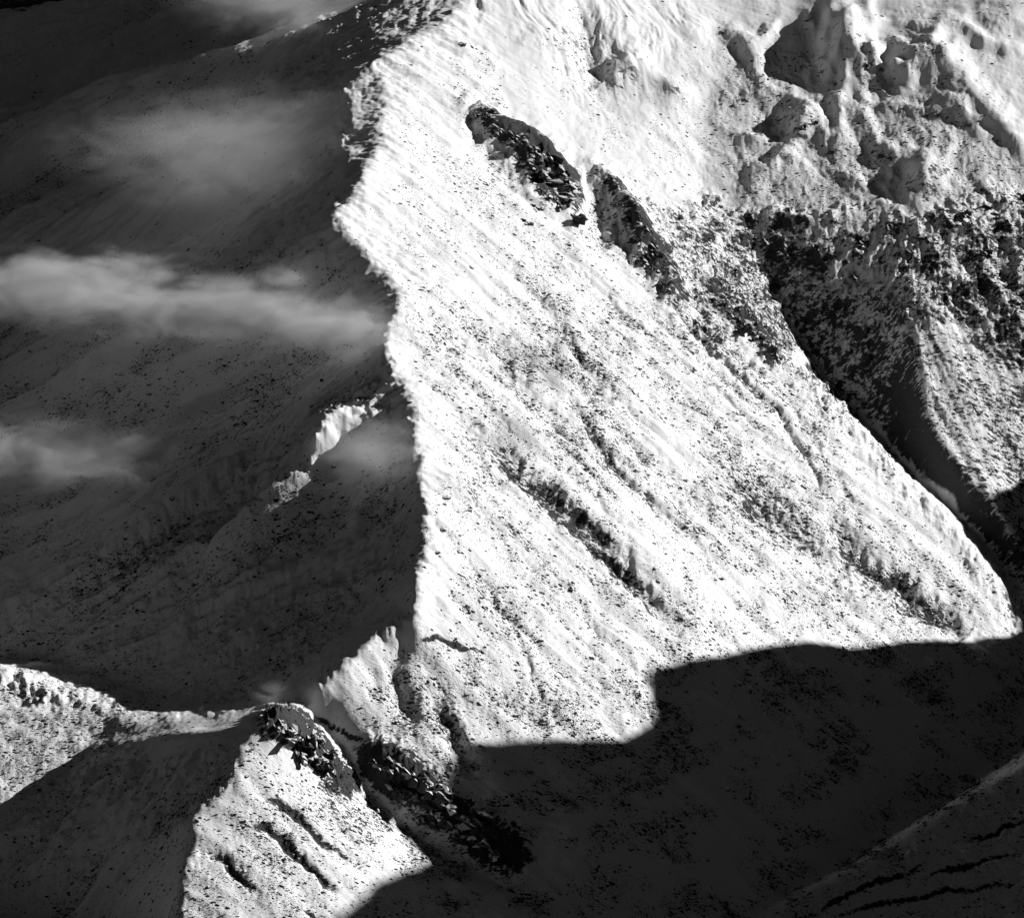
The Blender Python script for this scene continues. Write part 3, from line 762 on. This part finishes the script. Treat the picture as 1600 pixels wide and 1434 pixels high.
spread(60, [(1030,1050),(1230,1010),(1480,1020),(1560,1150),(1300,1300),(1000,1400),(800,1250),(800,1170)], 2.0, 4.5, 'black boulder on the dark valley side in the great shadow', 'boulders in the great shadow', 33)
spread(50, [(60,120),(480,70),(560,300),(580,700),(620,900),(420,1050),(60,1000),(40,300)], 2.0, 5.0, 'black boulder on the dim mountainside in shade', 'boulders on the shaded side', 34)

# ------------------------------------------------------------------ banks of mist drifting along the shaded side
def shade_top(x, y):
    """height of the top of the ridge's shadow above a spot"""
    t = np.arange(0, 2400, 10.0)
    return float(np.max(np.where(x + t < X1, sample(np.clip(x + t, X0, X1), np.clip(y + t * math.tan(SUN_A), Y0, Y1)) - t * math.tan(SUN_E) / math.cos(SUN_A), -1e9)))
def mist(px, py, rx, ry, rise, dens, label, scale=1.0, seed=0, group='mist along the shaded side'):
    P = hit(px, py)
    rz = ry * 1.25 * 0.8
    z = P[2]
    for _ in range(12):
        x, y = world(px, py, z)
        z = 0.5 * z + 0.5 * (max(shade_top(x, y), P[2]) + rise * rz)
    x, y = world(px, py, z)
    mist_at((float(x), float(y), z), (rx * 1.25, ry * 1.25 * 1.4, rz), dens, label, scale, seed, group)
def mist_at(loc, size, dens, label, scale, seed, group):
    bm = bmesh.new()
    bmesh.ops.create_icosphere(bm, subdivisions=3, radius=1.0)
    me = bpy.data.meshes.new('mist_bank'); bm.to_mesh(me); bm.free()
    o = bpy.data.objects.new('mist_bank', me)
    o.location = loc
    o.scale = size
    m = bpy.data.materials.new('mist'); m.use_nodes = True
    t = m.node_tree; t.nodes.clear()
    out = nd(t, 'OutputMaterial'); vol = nd(t, 'VolumePrincipled')
    vol.inputs['Color'].default_value = (1, 1, 1, 1)
    vol.inputs['Anisotropy'].default_value = 0.0
    tc = nd(t, 'TexCoord'); ge = nd(t, 'NewGeometry')
    ln = nd(t, 'VectorMath', operation='LENGTH'); t.links.new(tc.outputs['Object'], ln.inputs[0])
    mp = nd(t, 'Mapping'); mp.inputs['Location'].default_value = (seed * 300.0, seed * 170.0, 0); mp.inputs['Scale'].default_value = (0.55, 0.9, 1.2)
    t.links.new(ge.outputs['Position'], mp.inputs['Vector'])
    n = nd(t, 'TexNoise', Scale=0.014 * scale, Detail=7.0, Roughness=0.66, Distortion=0.8); t.links.new(mp.outputs[0], n.inputs['Vector'])
    edge = maprange(t, ln.outputs['Value'], 0.0, 1.0, 1.0, 0.0)
    d = maprange(t, math_(t, 'ADD', n.outputs['Fac'], math_(t, 'MULTIPLY', math_(t, 'SUBTRACT', edge, 0.5), 0.34)), 0.40, 0.72)
    d = math_(t, 'MULTIPLY', math_(t, 'MULTIPLY', d, math_(t, 'POWER', edge, 0.7)), dens)
    t.links.new(d, vol.inputs['Density']); t.links.new(vol.outputs[0], out.inputs['Volume'])
    m.cycles.volume_step_rate = 1.0
    me.materials.append(m)
    o['label'] = label; o['category'] = 'mist'; o['group'] = group
    col.objects.link(o)
mist(100, 455, 460, 115, 0.45, 0.026, 'thick pale bank of mist lying level across the left side', 1.0, 1)
mist(345, 485, 420, 105, 0.45, 0.024, 'middle stretch of the pale mist bank, thinning to the right', 1.1, 2)
mist(530, 515, 190, 80, 0.4, 0.026, 'thin tail of mist touching the lit crest', 1.2, 9)
mist(80, 712, 480, 95, 0.45, 0.024, 'lower pale bank of mist low on the left side', 1.1, 3)
mist(585, 705, 150, 75, 0.25, 0.011, 'small grey mist patch against the lit crest', 1.2, 4)
mist(350, 235, 430, 190, 0.15, 0.0042, 'faint broad veil of mist below the far crest', 1.0, 5)
mist(460, 10, 300, 110, 0.35, 0.012, 'grey mist rising behind the far crest', 1.0, 6)
mist(425, 1082, 60, 34, 0.25, 0.012, 'small wisp of blown snow behind the near peak', 2.0, 7)
# thin unseen cloud added beyond the right edge: its soft shadow greys the middle of the sunlit face
for (px, py), size, dens, sd, nth in (((850, 575), (330, 150, 55), 0.0060, 21, 'middle'), ((800, 680), (300, 110, 45), 0.0060, 23, 'lowest'), ((1000, 150), (300, 200, 60), 0.0035, 25, 'highest')):
    P = hit(px, py)
    k_ = (1650 - P[0]) / S[0]
    mist_at(tuple(float(q) for q in P + S * k_), size, dens, f'unseen thin cloud added beyond the right edge to shade the face, {nth} of three', 1.6, sd, 'added clouds off to the right')
